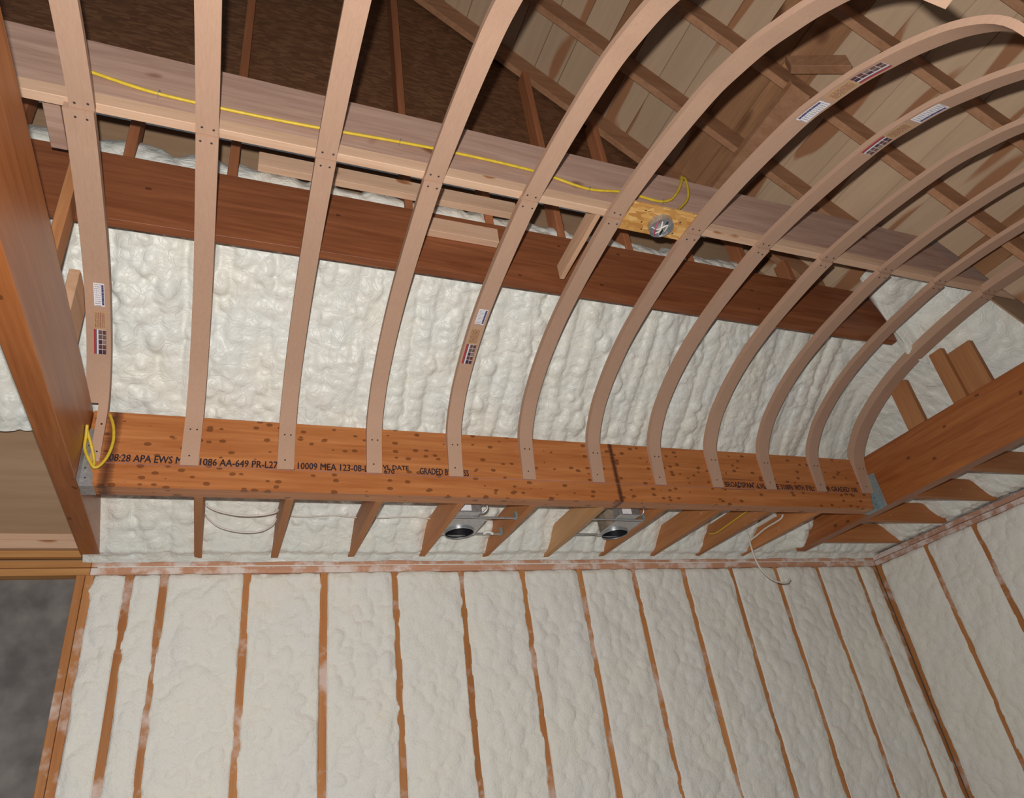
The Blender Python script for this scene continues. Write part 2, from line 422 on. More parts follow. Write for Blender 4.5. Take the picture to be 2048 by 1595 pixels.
# ------------------------------------------------------------------ right roof slope: planks, rafters, foam
deckB = ZB + 0.187
zD = lambda x: deckB + MB * (XR - x)
def bslope_box(name, xa, xb, ya, yb, off0, off1, mat, parent, bev=0.0015):
    """box following the right slope; off = height above the deck's lower face"""
    return hexa(name, [(xa, ya, zD(xa) + off0), (xb, ya, zD(xb) + off0), (xb, yb, zD(xb) + off0), (xa, yb, zD(xa) + off0),
                       (xa, ya, zD(xa) + off1), (xb, ya, zD(xb) + off1), (xb, yb, zD(xb) + off1), (xa, yb, zD(xa) + off1)], mat, parent, None, bev)
ceilR = hexa('ceiling_right', [(1.2, -3.9, zD(1.2) + .03), (4.62, -3.9, zD(4.62) + .03), (4.62, -1.36, zD(4.62) + .03), (1.2, -1.36, zD(1.2) + .03),
                               (1.2, -3.9, zD(1.2) + .045), (4.62, -3.9, zD(4.62) + .045), (4.62, -1.36, zD(4.62) + .045), (1.2, -1.36, zD(1.2) + .045)], PLY, None, (4, -2.4, 1.4), 0)  # this sheet is unseen, added above the planks only to block light leaks
tag(ceilR, 'right roof slope of bare planks on brown rafters', kind='structure')
brown = {3.685: 1, 3.543: 1, 4.821: 1, 2.975: 1}
xk = 3.969 - 0.142 * 19
while xk < 5.9:
    xk2 = xk + 0.142
    bslope_box('plank', xk + 0.0015, xk2 - 0.0015, -3.85, -1.36 if xk < 4.62 else -2.20, rng.uniform(0, .002), .024, PLANKD if any(abs(xk - q) < .01 for q in brown) else PLANK, ceilR)
    xk = xk2
for yk in (-1.592, -2.0, -2.432, -2.83, -3.24, -3.65):
    bslope_box('rafter', 1.3, 5.85 if yk < -2.2 else 4.60 if yk < -1.7 else 4.45, yk - 0.038, yk, -0.187, -0.001, RAFT, ceilR)
d = 0.009
x0, x1, y0, y1 = 4.45, 6.0, -2.124, -1.60
nx = int((x1 - x0) / d); ny = int((y1 - y0) / d)
H = np.zeros((ny, nx))
for _ in range(420):
    r = nr.uniform(.02, .065)
    splat(H, x0, y0, d, nr.uniform(x0, x1), nr.uniform(y0, y1), r * nr.uniform(.7, 1.2), r, r * nr.uniform(.4, .8))
H = blur(H, 1)
X = x0 + d * np.arange(nx)[None, :] + np.zeros((ny, 1)); Y = y0 + d * np.arange(ny)[:, None] + np.zeros((1, nx))
edge = np.interp(Y[:, 0], [-3.75, -2.6, -2.2, -1.96, -1.77, -1.73, -1.69, -1.66, -1.60], [4.66, 4.66, 4.65, 4.555, 4.585, 4.64, 4.74, 4.84, 4.90])[:, None]
edge = edge + 0.03 * (vnoise(1, ny, d, .12, 8) - .5)
X = edge + (x1 - edge) * np.linspace(0, 1, nx)[None, :]
t = np.clip((X - edge) / 0.07, 0, 1)
rise = (1 - np.sqrt(1 - (1 - t) ** 2)) * 0.13
lift = np.interp(Y, [-2.19, -2.08, -1.98, -1.8, -1.65, -1.6], [.34, .30, .20, .15, .12, .11]) * np.clip((X - edge) / .25, 0.15, 1) * np.clip((5.95 - X) / .5, 0, 1)
P = np.stack([X - H * 0.25, Y, zB(X) + 0.005 - H * 0.42 * t + rise + lift], -1)
grid_obj('foam', P, grid_faces(ny, nx), FOAM, ceilR, 'stuff')
bslope_box('closure_board', 4.66, 6.1, -2.129, -2.121, -0.03, 0.5, PLY, ceilR)
bslope_box('purlin', 3.655, 3.745, -2.49, -1.66, -0.225, -0.188, RAFT, ceilR)
hexa('brace', [(3.60, -2.56, 1.77), (3.79, -2.72, 1.62), (3.82, -2.68, 1.62), (3.63, -2.52, 1.77), (3.60, -2.56, 1.86), (3.79, -2.72, 1.71), (3.82, -2.68, 1.71), (3.63, -2.52, 1.86)], RAFT, ceilR)

# ------------------------------------------------------------------ upper wall above the dark beam
YO = -1.57
xe = lambda z: XR - (z - deckB) / MB
YP = -1.40
V8 = [(-0.9, YP, 1.10), (xe(1.10), YP, 1.10), (xe(1.10), YP + .012, 1.10), (-0.9, YP + .012, 1.10), (-0.9, YP, 1.72), (xe(1.72), YP, 1.72), (xe(1.72), YP + .012, 1.72), (-0.9, YP + .012, 1.72)]
wallU = hexa('wall_upper', V8, PLY, None, (2, YO, 1.2), 0)
tag(wallU, 'tan plywood wall standing on the dark roof beam', kind='structure')
zt = 3.9
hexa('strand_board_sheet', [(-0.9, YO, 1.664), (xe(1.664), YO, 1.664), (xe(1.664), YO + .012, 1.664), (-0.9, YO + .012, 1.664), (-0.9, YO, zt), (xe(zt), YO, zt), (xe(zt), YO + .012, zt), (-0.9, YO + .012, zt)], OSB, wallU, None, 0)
for i, xs in enumerate((0.16, 0.568, 0.97, 1.36, 1.757, 2.172, 2.575, 2.985, 3.39, 3.80, 4.135)):
    top = min(zD(xs + .04) - .19, 3.8 if i in (2, 4, 6, 7) else 1.66)
    box('stud', xs, xs + .04, YO - .089, YO - .001, 1.182, top, KSTUD, wallU)
# foam peeping over the beam between the studs
xs_ = [0.20, 0.608, 1.01, 1.40, 1.797, 2.212, 2.615, 3.025, 3.43, 3.84]
for i in range(9):
    a, b = xs_[i] + .002, xs_[i + 1] - .042
    m_ = max(8, int((b - a) / .008)); n_ = 16
    Hs = np.zeros((n_, m_))
    for _ in range(40):
        r = nr.uniform(.014, .035)
        splat(Hs, a, 0, .008, nr.uniform(a, b), nr.uniform(0, .13), r * 1.3, r, r * .8)
    Hs = blur(Hs, 1)
    ht = 0.135 + 0.07 * (vnoise(m_, 1, .008, .07, 40 + i)[0]) - (0.03 if i > 4 else 0)
    XX = np.linspace(a, b, m_)[None, :] + np.zeros((n_, 1)); tt = np.linspace(0, 1, n_)[:, None]
    ZZ = 1.183 + tt * ht[None, :]
    YY = YO - .075 + 0.07 * tt ** 2.2 - Hs * .5 * (1 - tt ** 3)
    grid_obj('foam_strip', np.stack([XX, YY, ZZ], -1), grid_faces(n_, m_), FOAM, wallU)

# ------------------------------------------------------------------ back wall
WB = -2.45
wallB = box('wall_back', -0.6, 6.05, 0.145, 0.165, WB, 0.04, GREY, None, (2.7, .15, WB), 0)
tag(wallB, 'stud wall below the double plate, bays filled with pale foam', kind='structure')
box('top_plate', 0.47, 6.05, 0.0, 0.14, 0.0015, 0.038, PLATE, wallB)
box('top_plate', 0.47, 6.05, 0.002, 0.14, -0.038, -0.0015, PLATE, wallB)
box('top_plate', -0.6, 0.468, 0.0, 0.14, 0.0015, 0.038, BARE, wallB)
box('top_plate', -0.6, 0.468, 0.002, 0.14, -0.038, -0.0015, BARE, wallB)
box('caulk_line', 0.50, 5.905, -.0015, .01, -.0014, .0030, WFOAM, wallB, None, 0)
studx = [0.412, 0.4525, 0.632] + [k * 0.4064 - 0.019 for k in range(2, 15)] + [5.862]
for xs in studx:
    box('stud', xs, xs + 0.038, 0.0, 0.14, WB, -0.039, STUD, wallB)
def wall_foam(name, a, b, zlo, zhi, parent, seed, rough=1.0, axis='X', plane=0.0):
    """foam filling one stud bay, uneven and lapping a little over the stud edges"""
    d = 0.0075
    lap = 0.012
    m_ = int((b - a + 2 * lap) / d) + 1; n_ = int((zhi - zlo) / d)
    U = a - lap + (b - a + 2 * lap) * np.linspace(0, 1, m_)[None, :] + np.zeros((n_, 1)); Z = zlo + (zhi - zlo) * np.linspace(0, 1, n_)[:, None] + np.zeros((1, m_))
    r_ = np.random.default_rng(seed)
    Hs = np.zeros((n_, m_))
    for _ in range(int(420 * (b - a) / .37)):
        r = r_.uniform(.012, .05)
        splat(Hs, a, zlo, d, r_.uniform(a, b), r_.uniform(zlo, zhi), r, r * r_.uniform(.6, 1.4), r * r_.uniform(.25, .5))
    Hs = blur(Hs, 1)
    big = vnoise(m_, n_, d, .16, seed + 1) - .5
    de = np.minimum(U - (a - lap), (b + lap) - U)
    ragg = vnoise(m_, n_, d, .055, seed + 2)
    ragg2 = vnoise(m_, n_, d, .3, seed + 3)
    lapw = (0.003 + 0.012 * ragg) * np.clip(2.2 * ragg2 - .3, 0.15, 1.3)
    inside = np.clip((de - (lap - lapw)) / 0.006, 0, 1)
    top = np.clip((zhi - Z) / 0.03, 0, 1) ** 0.5
    depth = 0.030 * (1 - inside) - inside * (0.0035 + Hs * 0.75 * rough * np.clip(de / .05, .15, 1) + big * 0.022 * np.clip((de - .01) / .05, 0, 1)) + (1 - top) * 0.018
    if axis == 'X': P = np.stack([U, plane + depth, Z], -1)
    else: P = np.stack([plane + depth, -U, Z], -1)
    return grid_obj(name, P, grid_faces(n_, m_), WFOAM, parent)
for i in range(1, len(studx) - 1):
    a, b = studx[i] + .038, studx[i + 1]
    wall_foam('foam_panel', a, b, -2.0, -0.040, wallB, 100 + 7 * i, 1.15 if i < 6 else .8)
box('grey_sheet', -0.6, 0.411, 0.06, 0.07, WB, -0.04, GREY, wallB, None, 0)
for z0_, z1_, y_ in ((.135, .29, -.03), (.085, .128, -.05), (.046, .080, -.03), (.30, .46, -.04)):
    box('blocking_board', -0.6, 0.423, y_, y_ + .038, z0_, z1_, PINE if z0_ != .046 else BARE, wallB)

# ------------------------------------------------------------------ right wall
wallR = box('wall_right', 6.055, 6.075, -4.2, 0.145, WB, 0.04, GREY, None, (6.06, -2, WB), 0)
tag(wallR, 'side stud wall running toward the viewer, bays filled with foam', kind='structure')
XW = 5.905
box('top_plate', XW, XW + .14, -4.2, -0.001, 0.0015, 0.038, PLATEY, wallR)
box('top_plate', XW + .002, XW + .14, -4.2, -0.001, -0.038, -0.0015, PLATEY, wallR)
sy = [0.002, 0.46, 0.866, 1.272, 1.68]
for y in sy: box('stud', XW, XW + .14, -y - .038, -y, WB, -0.039, STUD, wallR)
for i in range(len(sy) - 1):
    wall_foam('foam_panel', sy[i] + .038, sy[i + 1], -2.0, -0.040, wallR, 300 + 9 * i, .7, 'Y', XW)

# ------------------------------------------------------------------ main beams
XG0, XG1 = 0.512, 5.02
hb = thing('header_beam', (2.766, -.8755, .038), 'orange laminated header beam with black stamped lettering, under the ribs', 'beam')
box('beam_body', XG0 + .003, XG1 - .003, -.92, -.831, .038, .394, HDR, hb, None, .0025)
box('chalk_line', .575, 4.93, -.9206, -.9195, .1435, .1462, CHALK, hb, None, 0)
def stamp(txt, xa, xb, z, h, name='stamped_text'):
    cu = bpy.data.curves.new('t', 'FONT'); cu.body = txt; cu.size = 1.0; cu.extrude = 0.0
    cu.resolution_u = 2
    to = bpy.data.objects.new('t', cu); COL.objects.link(to)
    dg = bpy.context.evaluated_depsgraph_get()
    me = bpy.data.meshes.new_from_object(to.evaluated_get(dg))
    V = np.array([v.co[:] for v in me.vertices]); F = [list(p.vertices) for p in me.polygons]
    bpy.data.objects.remove(to); bpy.data.meshes.remove(me); bpy.data.curves.remove(cu)
    mn, mx = V.min(0), V.max(0)
    sx = (xb - xa) / (mx[0] - mn[0]); sz = h / 0.70
    W_ = np.stack([xa + (V[:, 0] - mn[0]) * sx, np.full(len(V), -.9206), z + V[:, 1] * sz], -1)
    n_ = len(W_); W2 = W_ + np.array([.0022, -.0001, .0012]); W3 = W_ + np.array([.0011, -.00005, -.0008])
    return make(name, np.concatenate([W_, W2, W3]), F + [[q + n_ for q in f] for f in F] + [[q + 2 * n_ for q in f] for f in F], INK, hb)
for txt, a, b, z in (('08:28 APA EWS M', .604, .884, .154), ('1086 AA-649 PR-L27', .957, 1.284, .1515), ('10009 MEA 123-08-L', 1.374, 1.70, .153),
                     ('VL DATE', 1.772, 1.90, .170), ('670', 1.778, 1.828, .1475), ('GRADED BY', 1.956, 2.12, .153), ('SS', 2.186, 2.212, .152),
                     ('BROADSPAN"', 3.824, 4.046, .153), ('LVL', 4.069, 4.13, .151), ('E', 4.216, 4.234, .151), ('3100Fb', 4.25, 4.345, .151),
                     ('WITH', 4.359, 4.433, .151), ('FIL', 4.453, 4.515, .151), ('OR GRADED 100', 4.60, 4.886, .152)):
    stamp(txt, a, b, z, .034 if txt not in ('VL DATE', '670') else .024)
box('stamped_rule', 3.797, 4.043, -.9206, -.9196, .2035, .206, INK, hb, None, 0)
box('stamped_rule', 3.785, 4.038, -.9206, -.9196, .1385, .1405, INK, hb, None, 0)

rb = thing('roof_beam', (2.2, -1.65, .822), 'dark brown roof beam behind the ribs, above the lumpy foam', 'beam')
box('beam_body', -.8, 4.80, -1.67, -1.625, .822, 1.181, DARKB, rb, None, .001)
o = box('side_beam', .425, .5115, -3.75, -.085, .0385, .394, SIDE, None, (.468, -1.8, .0385), .0025)
tag(o, 'orange side beam at the left, carrying the left end of the header beam', 'beam', 'side beams')
o = box('side_beam', 5.0205, 5.107, -3.75, -.12, .0385, .394, SIDE, None, (5.06, -1.8, .0385), .0025)
tag(o, 'orange side beam at the right, carrying the right end of the header beam', 'beam', 'side beams')
sb = thing('strongback', (2.6, -2.15, .846), 'long crown board along the top of the arch, carrying a yellow cable', 'beam')
box('face_board', -.2, 5.25, -2.169, -2.131, .902, 1.178, SBACK, sb)
box('bottom_strip', -.2, 5.25, -2.175, -2.137, .846, .901, PINE, sb)

# ------------------------------------------------------------------ curved ribs
FRONT = [(-.9265, .146), (-.936, .22), (-.947, .32), (-.962, .382), (-.99, .432), (-1.045, .492), (-1.12, .553), (-1.27, .634), (-1.44, .70), (-1.6, .742), (-1.75, .769), (-1.95, .795), (-2.16, .811),
         (-2.45, .800), (-2.7, .772), (-2.85, .745), (-2.96, .708), (-3.07, .664), (-3.16, .615), (-3.28, .54), (-3.40, .44), (-3.48, .32), (-3.51, .146)]
PR = [np.array(p) for p in catmull(FRONT, 5)]
def rib_geom(seg, x0f, x1f, thick, drop=0.0):
    V = []; F = []
    n = len(seg)
    for i, p in enumerate(seg):
        t = seg[min(i + 1, n - 1)] - seg[max(i - 1, 0)]; t = t / (np.linalg.norm(t) + 1e-9)
        nrm = np.array([-t[1], t[0]])              # away from the room
        if nrm[1] < 0 and abs(t[0]) > .3: nrm = -nrm
        if abs(t[0]) <= .3: nrm = np.array([abs(nrm[0]) if p[0] > -2 else -abs(nrm[0]), abs(nrm[1])])
        th_ = thick(p); f = p - nrm * drop; b = p + nrm * th_
        xa, xb = x0f(p), x1f(p)
        V += [(xa, f[0], f[1]), (xb, f[0], f[1]), (xb, b[0], b[1]), (xa, b[0], b[1])]
    for i in range(n - 1):
        a = i * 4; c = a + 4
        for k in range(4):
            k2 = (k + 1) % 4
            F.append((a + k, c + k, c + k2, a + k2))
    F.append((0, 1, 2, 3)); F.append(((n - 1) * 4 + 3, (n - 1) * 4 + 2, (n - 1) * 4 + 1, (n - 1) * 4))
    return V, F
def front_at(y):
    """height and tangent of the rib face at depth y"""
    for i in range(len(PR) - 1):
        if PR[i][0] >= y >= PR[i + 1][0]:
            u = (PR[i][0] - y) / (PR[i][0] - PR[i + 1][0] + 1e-9)
            p = PR[i] * (1 - u) + PR[i + 1] * u; t = PR[i + 1] - PR[i]
            return p, t / np.linalg.norm(t)
    return PR[-1], np.array([0, -1.0])
def screw_mesh():
    V = []; F = []
    for h in (0, .0012):
        for k in range(8): V.append((.0042 * math.cos(k * math.pi / 4), .0042 * math.sin(k * math.pi / 4), h))
    for k in range(8): F.append((k, (k + 1) % 8, 8 + (k + 1) % 8, 8 + k))
    F.append(tuple(range(8))[::-1]); F.append(tuple(range(8, 16)))
    me = bpy.data.meshes.new('screw'); me.from_pydata(V, [], F); me.materials.append(SCREWM); return me
SCREW = screw_mesh()
def add_screw(parent, x, y, z, nrm):
    o = bpy.data.objects.new('screw', SCREW); COL.objects.link(o); o.parent = parent
    o.location = Vector((x, y, z)) - wloc(parent)
    o.rotation_mode = 'QUATERNION'; o.rotation_quaternion = Vector(nrm).to_track_quat('Z', 'Y')
    WLOC[o.name] = wloc(parent)

def sticker_mat(kind):
    m, N, L, b = base_mat(kind + '_print', 0.45, 0.35)
    tc = N.new('ShaderNodeTexCoord'); s = N.new('ShaderNodeSeparateXYZ'); L.new(tc.outputs['UV'], s.inputs[0])
    u, v = s.outputs[0], s.outputs[1]
    def band(q, a, c): return math_n(N, L, 'MULTIPLY', math_n(N, L, 'GREATER_THAN', q, a), math_n(N, L, 'LESS_THAN', q, c))
    cx = N.new('ShaderNodeCombineXYZ'); 
    if kind == 'barcode':
        # lines of small print on the left, a dark blue and black bar on the right
        rows = math_n(N, L, 'GREATER_THAN', math_n(N, L, 'FRACT', math_n(N, L, 'MULTIPLY', v, 11.0)), 0.55)
        L.new(math_n(N, L, 'MULTIPLY', u, 14.0), cx.inputs[0]); L.new(math_n(N, L, 'FLOOR', math_n(N, L, 'MULTIPLY', v, 11.0)), cx.inputs[1])
        wn = noise(N, L, cx.outputs[0], 1.0, 1)
        ink = math_n(N, L, 'MULTIPLY', math_n(N, L, 'MULTIPLY', rows, math_n(N, L, 'GREATER_THAN', wn, 0.48)), band(u, 0.06, 0.68))
        c = mixc(N, L, math_n(N, L, 'MULTIPLY', ink, 0.7), (0.80, 0.78, 0.80), (0.12, 0.11, 0.16))
        cz = N.new('ShaderNodeCombineXYZ'); L.new(math_n(N, L, 'MULTIPLY', v, 22.0), cz.inputs[0])
        wn2 = noise(N, L, cz.outputs[0], 1.0, 2)
        barc = ramp(N, L, wn2, [(0.42, (0.02, 0.015, 0.12)), (0.58, (0.22, 0.20, 0.30))])
        c = mixc(N, L, math_n(N, L, 'MULTIPLY', band(u, 0.73, 0.95), band(v, 0.05, 0.95)), c, barc)
    elif kind == 'notice':
        rows = math_n(N, L, 'GREATER_THAN', math_n(N, L, 'FRACT', math_n(N, L, 'MULTIPLY', u, 7.0)), 0.5)
        L.new(math_n(N, L, 'MULTIPLY', v, 16.0), cx.inputs[0]); L.new(math_n(N, L, 'FLOOR', math_n(N, L, 'MULTIPLY', u, 7.0)), cx.inputs[1])
        wn = noise(N, L, cx.outputs[0], 1.0, 1)
        ink = math_n(N, L, 'MULTIPLY', math_n(N, L, 'MULTIPLY', rows, math_n(N, L, 'GREATER_THAN', wn, 0.42)), math_n(N, L, 'MULTIPLY', band(u, .08, .92), band(v, .08, .92)))
        c = mixc(N, L, math_n(N, L, 'MULTIPLY', ink, .75), (0.50, 0.31, 0.16), (0.17, 0.07, 0.05))
        c = mixc(N, L, math_n(N, L, 'MULTIPLY', math_n(N, L, 'MULTIPLY', ink, band(u, .42, .6)), .8), c, (0.30, 0.03, 0.10))
    else:
        # red strip, white strip, then two columns of five small pictures with pale lines between
        gv = math_n(N, L, 'FRACT', math_n(N, L, 'MULTIPLY', v, 5.0)); gu = math_n(N, L, 'FRACT', math_n(N, L, 'MULTIPLY', math_n(N, L, 'SUBTRACT', u, .34), 3.1))
        L.new(math_n(N, L, 'FLOOR', math_n(N, L, 'MULTIPLY', v, 5.0)), cx.inputs[0]); L.new(math_n(N, L, 'FLOOR', math_n(N, L, 'MULTIPLY', math_n(N, L, 'SUBTRACT', u, .34), 3.1)), cx.inputs[1])
        wn = N.new('ShaderNodeTexWhiteNoise'); L.new(cx.outputs[0], wn.inputs[0])
        tcm = N.new('ShaderNodeMapping'); L.new(tc.outputs['UV'], tcm.inputs[0]); tcm.inputs['Scale'].default_value = (9, 16, 1)
        pn = noise(N, L, tcm.outputs[0], 1.0, 3)
        pv = math_n(N, L, 'ADD', math_n(N, L, 'MULTIPLY', wn.outputs[0], .5), math_n(N, L, 'MULTIPLY', pn, .5))
        pic = ramp(N, L, pv, [(0.2, (0.02, 0.02, 0.05)), (0.45, (0.13, 0.05, 0.05)), (0.62, (0.16, 0.12, 0.10)), (0.85, (0.36, 0.26, 0.22))])
        line = math_n(N, L, 'MAXIMUM', math_n(N, L, 'LESS_THAN', gv, .12), math_n(N, L, 'LESS_THAN', gu, .10))
        c = mixc(N, L, line, pic, (0.60, 0.52, 0.50))
        c = mixc(N, L, math_n(N, L, 'LESS_THAN', u, .34), c, (0.72, 0.68, 0.72))
        c = mixc(N, L, math_n(N, L, 'LESS_THAN', u, .24), c, (0.16, 0.10, 0.13))
        c = mixc(N, L, math_n(N, L, 'LESS_THAN', u, .15), c, (0.42, 0.045, 0.055))
        c = mixc(N, L, math_n(N, L, 'GREATER_THAN', u, .955), c, (0.30, 0.16, 0.14))
    L.new(c, b.inputs['Base Color'])
    return m
SM = {k: sticker_mat(k) for k in ('barcode', 'notice', 'picture')}
SL = {'barcode': 'white printed sticker with a dark bar', 'notice': 'tan sticker with small brown print', 'picture': 'sticker with a grid of small pictures and a red edge'}
def sticker(parent, kind, xa, xb, ya, yb, flip=False):
    """ya nearer the wall than yb; lies on the rib face"""
    V = []; F = []; UV = []
    n = 8
    for i in range(n + 1):
        y = ya + (yb - ya) * i / n
        p, t = front_at(y); nr_ = np.array([-t[1], t[0]])
        if nr_[1] > 0: nr_ = -nr_
        q = p + nr_ * 0.0012; q2 = p + nr_ * 0.0002
        for x, uu in ((xa, 0), (xb, 1)):
            V.append((x, q[0], q[1])); UV.append((1 - uu if flip else uu, 1 - i / n if flip else i / n))
        for x, uu in ((xa, 0), (xb, 1)):
            V.append((x, q2[0], q2[1])); UV.append((uu, i / n))
    for i in range(n):
        a = i * 4; c = a + 4
        F += [(a, c, c + 1, a + 1), (a, a + 2, c + 2, c), (a + 1, c + 1, c + 3, a + 3), (a + 2, a + 3, c + 3, c + 2)]
    F += [(0, 1, 3, 2), (n * 4, n * 4 + 2, n * 4 + 3, n * 4 + 1)]
    o = make(kind + '_sticker', V, F, SM[kind], parent, uv=UV)
    o['label'] = SL[kind]
    return o
RX = [.572, .953, 1.357, 1.767, 2.180, 2.584, 2.999, 3.403, 3.805, 4.205, 4.613, 5.018]
ordn = ['first', 'second', 'third', 'fourth', 'fifth', 'sixth', 'seventh', 'eighth', 'ninth', 'tenth', 'eleventh', 'twelfth']
RLAB = ['leftmost curved rib, printed stickers on its lower half, notched beside the left side beam',
        'plain curved rib, second from the left, ending among the stamped letters',
        'plain curved rib, third from the left, ending among the stamped letters',
        'plain curved rib, fourth from the left, hiding part of the stamped lettering',
        'curved rib fifth from the left, printed stickers on its lower half over the foam',
        'curved rib sixth from the left, just left of the round electrical box',
        'curved rib seventh from the left, stickers near its top, right of the electrical box',
        'curved rib eighth from the left, stickers near its top end at upper right',
        'plain curved rib, ninth from the left, fourth from the right end',
        'plain curved rib, tenth from the left, third from the right end',
        'plain curved rib, eleventh from the left, next to the widest rib',
        'widest curved rib at the right end, against the right side beam']
iseam = min(range(len(PR)), key=lambda i: abs(PR[i][0] + 2.155))
for i, xr in enumerate(RX):
    w = 0.074 if i < 11 else 0.092
    xl = xr - w
    root = thing('curved_rib', (xr - w / 2, -.93, .146), RLAB[i], 'rib', 'curved ceiling ribs')
    tmax = 0.033 if i < 11 else 0.055
    thick = lambda p: -.0005 + max(0.004, min(tmax, -.9205 - p[0])) if p[1] < .39 else tmax
    lo = [p for p in PR[:iseam + 1]]
    if i == 0:
        seg = []
        for q in lo:
            seg.append(q)
        kstep = next(j for j, q in enumerate(lo) if q[1] > .398)
        seg = lo[:kstep] + [np.array(lo[kstep]), np.array(lo[kstep]) + np.array([-.0004, .0004])] + lo[kstep + 1:]
        zs = seg[kstep][1] + .0002
        x0f = lambda p, zs=zs, xl=xl: (xl - .016) if (p[1] > zs or p[0] < -1.1) else xl + .037
        V, F = rib_geom(seg, x0f, lambda p: xr, thick, 0.0)
    elif i == 11:
        kstep = next(j for j, q in enumerate(lo) if q[1] > .398)
        seg = lo[:kstep] + [np.array(lo[kstep]), np.array(lo[kstep]) + np.array([-.0004, .0004])] + lo[kstep + 1:]
        zs = seg[kstep][1] + .0002
        V, F = rib_geom(seg, lambda p: xl, lambda p, zs=zs: (xr + .0015) if (p[1] > zs or p[0] < -1.1) else xr, thick, 0.0)
    else:
        V, F = rib_geom(lo, lambda p: xl, lambda p: xr, thick, 0.0)
    make('lower_strip', V, F, RIB, root, smooth=True, sharp=0.6)
    hi = [p + np.array([0, .010 * max(0, 1 - k / 12)]) for k, p in enumerate(PR[iseam:-1])]
    hi[0] = hi[0] + np.array([-.0015, 0])
    hshift = (rng.random() - .5) * .006
    V, F = rib_geom(hi, lambda p: xl + hshift, lambda p: xr + hshift, lambda p: tmax - .010, 0.0)
    make('upper_strip', V, F, RIB, root, smooth=True, sharp=0.6)
    for y in (-2.135, -2.185):
        p, t = front_at(y)
        for fx in (.25, .75): add_screw(root, xl + w * (fx + rng.uniform(-.06, .06)), y + rng.uniform(-.004, .004), p[1] + (.0095 if y < -2.16 else 0) - .0003, (0, 0, -1))
    for z, fxs in ((.315, (.35, .72)), (.19, (.45,))):
        for fx in fxs:
            if i == 0: fx = .8
            y = np.interp(z, [q[1] for q in FRONT[:4]], [q[0] for q in FRONT[:4]])
            add_screw(root, xl + w * fx, y + .0003, z, (0, -1, .1))
    if i == 0:
        sticker(root, 'barcode', .515, .553, -1.425, -1.324); sticker(root, 'notice', .512, .556, -1.302, -1.226); sticker(root, 'picture', .510, .556, -1.224, -1.124, False)
    if i == 4:
        sticker(root, 'barcode', 2.122, 2.168, -1.545, -1.459); sticker(root, 'notice', 2.118, 2.168, -1.435, -1.348); sticker(root, 'picture', 2.116, 2.168, -1.346, -1.242)
    if i == 6:
        sticker(root, 'barcode', 2.940, 2.990, -2.845, -2.955, True); sticker(root, 'notice', 2.940, 2.990, -2.975, -3.073, True); sticker(root, 'picture', 2.938, 2.990, -3.076, -3.185, True)
    if i == 7:
        sticker(root, 'picture', 3.338, 3.392, -2.785, -2.885); sticker(root, 'notice', 3.340, 3.392, -2.887, -2.975); sticker(root, 'barcode', 3.342, 3.394, -2.995, -3.10)

# ------------------------------------------------------------------ ceiling joists
JX = [.945, 1.333, 1.752, 2.172, 2.578, 3.000, 3.400, 3.797, 4.172, 4.568]
JL = ['short ceiling joist under the header beam, first right of the left side beam',
      'short ceiling joist, second from the left, right of the drooping white wires',
      'short ceiling joist, third from the left, over plain foam',
      'short ceiling joist just left of the left recessed light',
      'short ceiling joist just right of the left recessed light',
      'pale short ceiling joist just left of the right recessed light',
      'short ceiling joist just right of the right recessed light',
      'short ceiling joist, eighth from the left, between recessed light and yellow wire',
      'short ceiling joist with a thin yellow wire on its side',
      'short ceiling joist with white cable stapled along it, last before the right beam']
for x, l in zip(JX, JL):
    o = box('ceiling_joist', x, x + .038, -.830, -.02, .0385, .178, PINEJ if abs(x - 3.0) < .01 else JOIST, None, (x + .019, -.42, .0385))
    tag(o, l, 'joist', 'short joists between wall and header beam')
for y, l in zip((-.30, -.70, -1.10, -1.50), ('cross joist nearest the corner, running from the right beam to the side wall', 'second cross joist out from the corner, between right beam and side wall',
                                       'third cross joist out from the corner, at the right edge', 'fourth cross joist out from the corner, beyond the right edge')):
    o = box('cross_joist', 5.108, 5.88, y - .038, y, .0385, .178, JOISTX, None, (5.5, y, .0385))
    tag(o, l, 'joist', 'cross joists at the right')

# ------------------------------------------------------------------ posts and blocks
def single(name, b, mat, label, cat, group=None, bev=.002):
    o = box(name, *b, mat, None, ((b[0] + b[1]) / 2, (b[2] + b[3]) / 2, b[4]), bev)
    return tag(o, label, cat, group)
single('wood_post', (.428, .466, -1.777, -1.688, .395, 1.19), POST, 'tall brown post on the left side beam, at the left edge', 'post', 'posts on the side beams')
single('wood_post', (.442, .480, -1.50, -1.29, .395, .69), PINEY, 'short wide wood block on the left side beam, behind the leftmost rib', 'block')
single('wood_post', (5.022, 5.06, -1.46, -1.335, .395, .70), POST, 'short brown post on the right side beam, nearer the hanger', 'post', 'posts on the side beams')
single('wood_post', (5.022, 5.06, -1.755, -1.668, .395, .74), POST, 'outer brown post on the right side beam, at the right edge', 'post', 'posts on the side beams')
single('wood_post', (5.062, 5.10, -1.90, -1.70, .395, .70), POST, 'wide brown board doubled behind the outer right post', 'post', 'posts on the side beams')
single('ledger_board', (1.09, 2.33, -1.70, -1.661, 1.248, 1.335), PINE, 'long pale board across the upper studs, just below the crown board', 'board')
single('wood_block', (1.83, 2.20, -1.712, -1.671, 1.02, 1.108), PINE, 'short pale block nailed to the face of the dark roof beam', 'block')
single('end_block', (.40, .452, -2.13, -1.90, .90, 1.06), SBACK, 'pinkish board end at the upper left, beside the leftmost rib', 'board')
